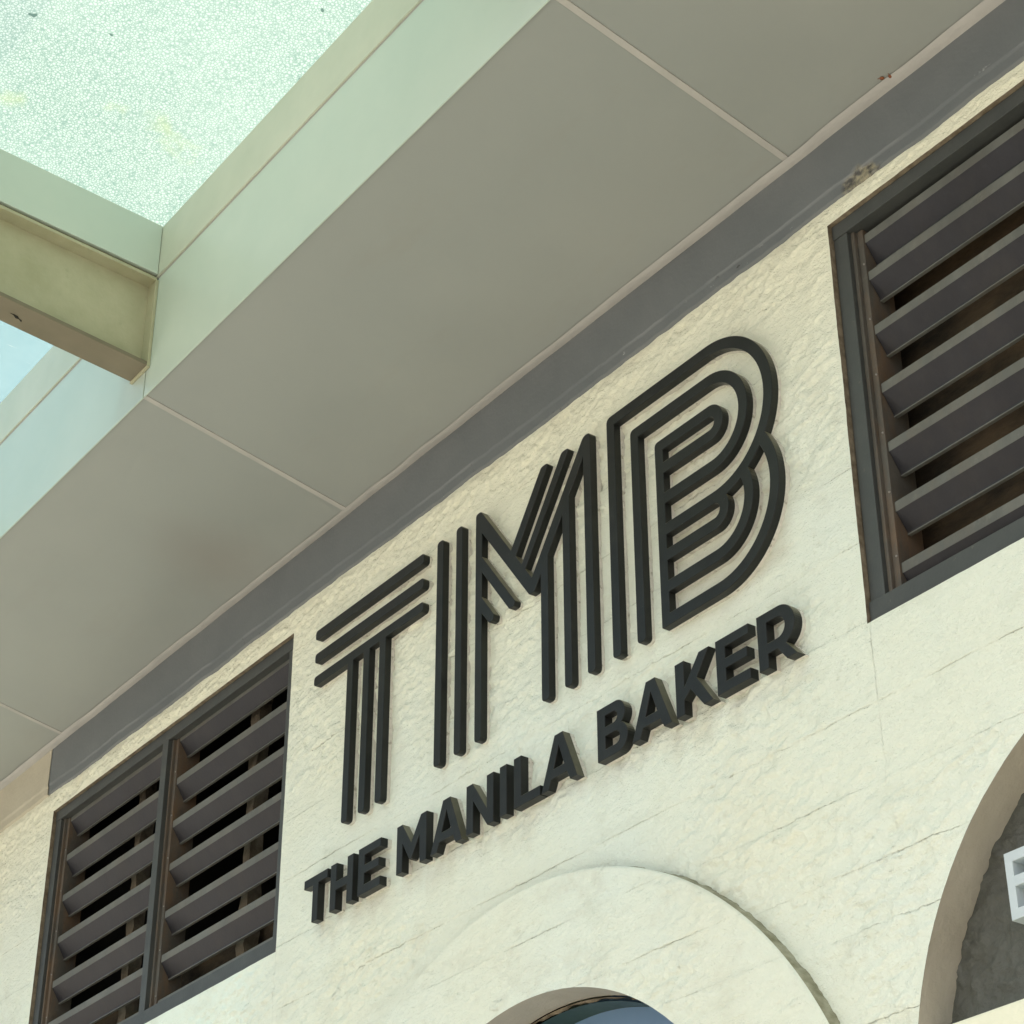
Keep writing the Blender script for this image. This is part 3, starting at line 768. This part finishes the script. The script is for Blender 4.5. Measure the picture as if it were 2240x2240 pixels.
def letter(name, label, group, pieces, depth, foot, part='stroke'):
    """pieces: list of outlines-with-holes"""
    x0 = min(p[0] for pc in pieces for lp in pc for p in lp); z0 = min(p[1] for pc in pieces for lp in pc for p in lp)
    e = empty(name, (x0, 0, z0), label, 'letter', group)
    for pc in pieces:
        obj(part, outline_mesh(pc, -depth, -foot + 0.0004, 0.0013), M['letter'], e)
        obj('clear_backing', outline_mesh(pc, -foot, 0.004, 0.0003), M['backing'], e)
    return e

DB, FB = 0.0275, 0.009
GB = 'large triple-line letters of the sign'
rr = 0.011
def bar(x0, x1, z0, z1, r=rr): return fillet([(x0, z0, r), (x1, z0, r), (x1, z1, r), (x0, z1, r)])
ZT, ZB = 4.340, 3.721
T3 = [(-4.425, 4.172, rr), (-4.257, 4.172), (-4.257, ZB, rr), (-4.229, ZB, rr), (-4.229, 4.172), (-4.179, 4.172), (-4.179, ZB, rr), (-4.150, ZB, rr),
      (-4.150, 4.172), (-4.103, 4.172), (-4.103, ZB, rr), (-4.074, ZB, rr), (-4.074, 4.172), (-3.904, 4.172, rr), (-3.904, 4.200, rr), (-4.425, 4.200, rr)]
letter('sign_letter', 'large black triple-line letter T on the cream wall', GB,
       [[bar(-4.427, -3.905, 4.311, 4.340)], [bar(-4.425, -3.905, 4.240, 4.269)], [fillet(T3)]], DB, FB)
Mb = [(-3.678, ZB, rr), (-3.678, ZT - 0.001, 0.02), (-3.656, ZT - 0.001, 0.014), (-3.532, 4.169), (-3.410, ZT, 0.014), (-3.380, ZT, 0.012), (-3.513, 4.145),
      (-3.489, 4.112), (-3.330, ZT, 0.014), (-3.299, ZT, 0.012), (-3.475, 4.092), (-3.450, 4.058), (-3.247, ZT, 0.02), (-3.221, ZT, 0.016), (-3.221, ZB, rr), (-3.249, ZB, rr),
      (-3.249, 4.285), (-3.304, 4.208), (-3.304, ZB, rr), (-3.331, ZB, rr), (-3.331, 4.169), (-3.388, 4.089), (-3.388, ZB, rr), (-3.416, ZB, rr),
      (-3.416, 4.050), (-3.440, 4.016, 0.010), (-3.461, 4.016, 0.010), (-3.651, 4.274), (-3.651, 4.208), (-3.516, 4.026, 0.008), (-3.520, 4.014, 0.006), (-3.540, 4.014, 0.008),
      (-3.651, 4.164), (-3.651, 4.096), (-3.600, 4.027, 0.008), (-3.604, 4.013, 0.006), (-3.621, 4.013, 0.008), (-3.651, 4.051), (-3.651, ZB, rr)]
letter('sign_letter', 'large black triple-line letter M on the cream wall', GB,
       [[bar(-3.846, -3.818, ZB, ZT - 0.001)], [bar(-3.762, -3.735, ZB, ZT - 0.001)], [fillet(Mb)]], DB, FB)

BX, BU, BLz = -2.8135, 4.140, 3.922
R1, R2, R3 = 0.200, 0.122, 0.0445
W = 0.028
SLx, SRx = -2.995, -2.968
def phi(rad): return math.degrees(math.asin((rad * rad + (BU - BLz) ** 2 - R1 * R1) / (2 * (BU - BLz) * rad)))
def ang_u(rad):
    a = math.radians(phi(rad)); return math.degrees(math.atan2(BLz + rad * math.sin(a) - BU, rad * math.cos(a)))
body = [(-3.160, ZB, rr), (-3.160, BU + R1, 0.014)]
body = fillet([(-3.132, ZB, rr), (-3.160, ZB, rr), (-3.160, BU + R1, 0.016), (BX, BU + R1)])[1:]
body += arc(BX, BU, R1, 90, ang_u(R1), 40)[1:]
body += arc(BX, BLz, R1, phi(R1), -90, 44)[1:]
body += fillet([(BX, BLz - R1), (SLx, BLz - R1, 0.004), (SLx, BU + R3, 0.013), (BX, BU + R3)])[1:]
body += arc(BX, BU, R3, 90, -90, 24)[1:]
body += [(SRx, BU - R3), (SRx, BU - R2 + W)]
body += arc(BX, BU, R2 - W, -90, 90, 32)
body += fillet([(BX, BU + R2 - W), (-3.049, BU + R2 - W), (-3.049, ZB, rr), (-3.077, ZB, rr), (-3.077, BU + R2, 0.014), (BX, BU + R2)])[1:]
body += arc(BX, BU, R2, 90, -90, 36)[1:]
body += [(SRx, BU - R2), (SRx, BU - R1 + W)]
body += arc(BX, BU, R1 - W, -90, 90, 44)
body += [(-3.132, BU + R1 - W)] + fillet([(-3.132, BU), (-3.132, ZB, rr), (-3.160, ZB)])[1:-1]
h1 = [(SRx, BU + R3 - W)] + arc(BX, BU, R3 - W, 90, -90, 14) + [(SRx, BU - R3 + W)]
RS = 0.0455
h2 = [(SRx, BLz + RS - W)] + arc(BX, BLz, RS - W, 90, -90, 14) + [(SRx, BLz - RS + W)]
def lower_hole(ro, ri):
    """gap between an inner lower bowl (outer radius ri) and the next bowl (inner radius ro)"""
    lp = [(SRx, BLz - ri)] + arc(BX, BLz, ri, -90, phi(ri), 22)
    lp += arc(BX, BU, R1, ang_u(ri), ang_u(ro), 8)[1:-1]
    lp += arc(BX, BLz, ro, phi(ro), -90, 26) + [(SRx, BLz - ro)]
    return lp
letter('sign_letter', 'large black triple-line letter B on the cream wall', GB,
       [[body, h1, h2, lower_hole(R2 - W, RS), lower_hole(R1 - W, R2)]], DB, FB)

# small lettering: cap height 0.121, each letter in wall coordinates
b0, b1 = 3.4985, 3.6195
GS = 'small raised letters of the sign'
def L_T(x): return [[(x + .0425, b0), (x + .0685, b0), (x + .0685, b1 - .023), (x + .111, b1 - .023), (x + .111, b1), (x, b1), (x, b1 - .023), (x + .0425, b1 - .023)]]
def L_H(x): return [[(x, b0), (x + .027, b0), (x + .027, 3.548), (x + .077, 3.548), (x + .077, b0), (x + .104, b0), (x + .104, b1), (x + .077, b1), (x + .077, 3.571), (x + .027, 3.571), (x + .027, b1), (x, b1)]]
def L_E(x, w=.099): return [[(x, b0), (x + w, b0), (x + w, b0 + .023), (x + .028, b0 + .023), (x + .028, 3.550), (x + w - .007, 3.550), (x + w - .007, 3.572), (x + .028, 3.572), (x + .028, b1 - .022), (x + w, b1 - .022), (x + w, b1), (x, b1)]]
def L_M(x): return [[(x, b0), (x + .025, b0), (x + .025, 3.570), (x + .056, 3.520), (x + .065, 3.520), (x + .097, 3.570), (x + .099, b0), (x + .126, b0), (x + .126, b1), (x + .102, b1), (x + .0625, 3.562), (x + .023, b1), (x, b1)]]
def L_A(x, w=.129):
    c = x + w / 2
    return [[(x, b0), (x + .026, b0), (x + .0365, 3.520), (x + w - .0365, 3.520), (x + w - .026, b0), (x + w, b0), (c + .0145, b1 + .001), (c - .0145, b1 + .001)],
            [(x + .046, 3.542), (x + w - .046, 3.542), (c, 3.593)]]
def L_N(x): return [[(x, b0), (x + .027, b0), (x + .027, 3.575), (x + .082, b0), (x + .106, b0), (x + .106, b1), (x + .080, b1), (x + .080, 3.542), (x + .025, b1), (x, b1)]]
def L_I(x): return [[(x, b0), (x + .026, b0), (x + .026, b1), (x, b1)]]
def L_L(x): return [[(x, b0), (x + .097, b0), (x + .097, b0 + .0235), (x + .027, b0 + .0235), (x + .027, b1), (x, b1)]]
def L_K(x): return [[(x, b0), (x + .026, b0), (x + .026, 3.530), (x + .0465, 3.547), (x + .084, b0), (x + .114, b0), (x + .067, 3.566), (x + .107, b1), (x + .076, b1), (x + .028, 3.560), (x + .028, b1), (x, b1)]]
def L_B(x):
    o = [(x, b0)] + [(x + .066, b0)] + arc(x + .068, b0 + .0345, .0345, -85, 62, 14) + arc(x + .064, b1 - .031, .031, -55, 88, 14) + [(x + .060, b1), (x, b1)]
    u = [(x + .0275, b1 - .0215), (x + .0275, 3.5715)] + arc(x + .056, 3.5848, .0128, -90, 90, 9)
    l = [(x + .0275, 3.5500), (x + .0275, b0 + .0220)] + arc(x + .061, 3.5350, .0148, -90, 90, 9)
    return [o, u, l]
def L_R(x):
    o = [(x, b0), (x + .0275, b0), (x + .0275, 3.5285), (x + .055, 3.5285), (x + .078, b0), (x + .109, b0), (x + .080, 3.5325)]
    o += arc(x + .062, 3.5745, .0450, -62, 88, 22) + [(x + .058, b1), (x, b1)]
    hl = [(x + .0275, b1 - .0225), (x + .0275, 3.5515)] + arc(x + .056, 3.5742, .0227, -90, 90, 14)
    return [o, hl]
small = [('T', -4.416, L_T, 'small black raised letter T below the large T'),
         ('H', -4.289, L_H, 'small black raised letter H between the small T and E'),
         ('E', -4.161, L_E, 'small black raised letter E after the letter H'),
         ('M', -3.992, L_M, 'small black raised letter M below the large letters'),
         ('A', -3.848, L_A, 'small black raised letter A between the small M and N'),
         ('N', -3.703, L_N, 'small black raised letter N between A and I'),
         ('I', -3.572, L_I, 'small black raised letter I between N and L'),
         ('L', -3.518, L_L, 'small black raised letter L between I and A'),
         ('A', -3.418, L_A, 'small black raised letter A between the L and the small B'),
         ('B', -3.218, L_B, 'small black raised letter B between two letters A'),
         ('A', -3.102, L_A, 'small black raised letter A between the small B and K'),
         ('K', -2.958, L_K, 'small black raised letter K between A and E'),
         ('E', -2.831, L_E, 'small black raised letter E between K and R'),
         ('R', -2.707, L_R, 'small black raised letter R ending the lettering below the large B')]
for ch, x, fn, lab in small:
    letter('sign_letter', lab, GS, [fn(x)], 0.0305 + random.uniform(-.0006, .0006), 0.0095, 'letter_face')

# pale blue letter in the deep arch
le = empty('wall_letter', (-2.219, 0.03, 2.858), 'pale blue raised letter E on the dark wall inside the deep arch', 'letter')
x = -2.219
E_out = [[(x, 2.858), (x + .075, 2.858), (x + .075, 2.876), (x + .0165, 2.876), (x + .0165, 2.9135), (x + .068, 2.9135), (x + .068, 2.9315), (x + .0165, 2.9315), (x + .0165, 2.957), (x + .075, 2.957), (x + .075, 2.975), (x, 2.975)]]
obj('letter_face', outline_mesh(E_out, 0.034, 0.080, 0.0008), M['blue_letter'], le)

# two brown insects clinging to the soffit
def insect(px, py, ang):
    # ray from the camera to the soffit plane
    dv = Vector(CAM_ROWS[2]) + Vector(CAM_ROWS[0]) * ((px - 1120) / FPX) + Vector(CAM_ROWS[1]) * ((py - 1120) / FPX)
    o = cam.matrix_world.translation
    t = (ZS - o.z - SL * o.y) / (dv.z + SL * dv.y)
    p = o + dv * t
    e = empty('insect', p, 'small brown insect clinging to the grey soffit near the wall', 'insect', 'insects on the soffit')
    bm = bmesh.new()
    bmesh.ops.create_uvsphere(bm, u_segments=12, v_segments=8, radius=0.0042)
    for v in bm.verts:
        v.co.x *= 1.25; v.co.z *= 0.8
        if v.co.x > 0: v.co.y *= 1 - 0.35 * v.co.x / 0.005
    bmesh.ops.transform(bm, matrix=Matrix.Translation(p + Vector((0, 0, -0.0028))) @ Matrix.Rotation(ang, 4, 'Z'), verts=bm.verts)
    me = bpy.data.meshes.new('shell'); bm.to_mesh(me); bm.free(); me.shade_smooth()
    obj('shell', me, M['insect'], e)
    bm = bmesh.new()
    bmesh.ops.create_cone(bm, segments=6, radius1=0.0009, radius2=0.0002, depth=0.006, cap_ends=True)
    bmesh.ops.transform(bm, matrix=Matrix.Translation(p + Vector((-0.006 * math.cos(ang), -0.006 * math.sin(ang), -0.002))) @ Matrix.Rotation(ang, 4, 'Z') @ Matrix.Rotation(math.pi / 2, 4, 'Y'), verts=bm.verts)
    me = bpy.data.meshes.new('leg'); bm.to_mesh(me); bm.free()
    obj('leg', me, M['insect'], e)
insect(1929, 169, 0.6)
insect(1947, 165, 1.9)
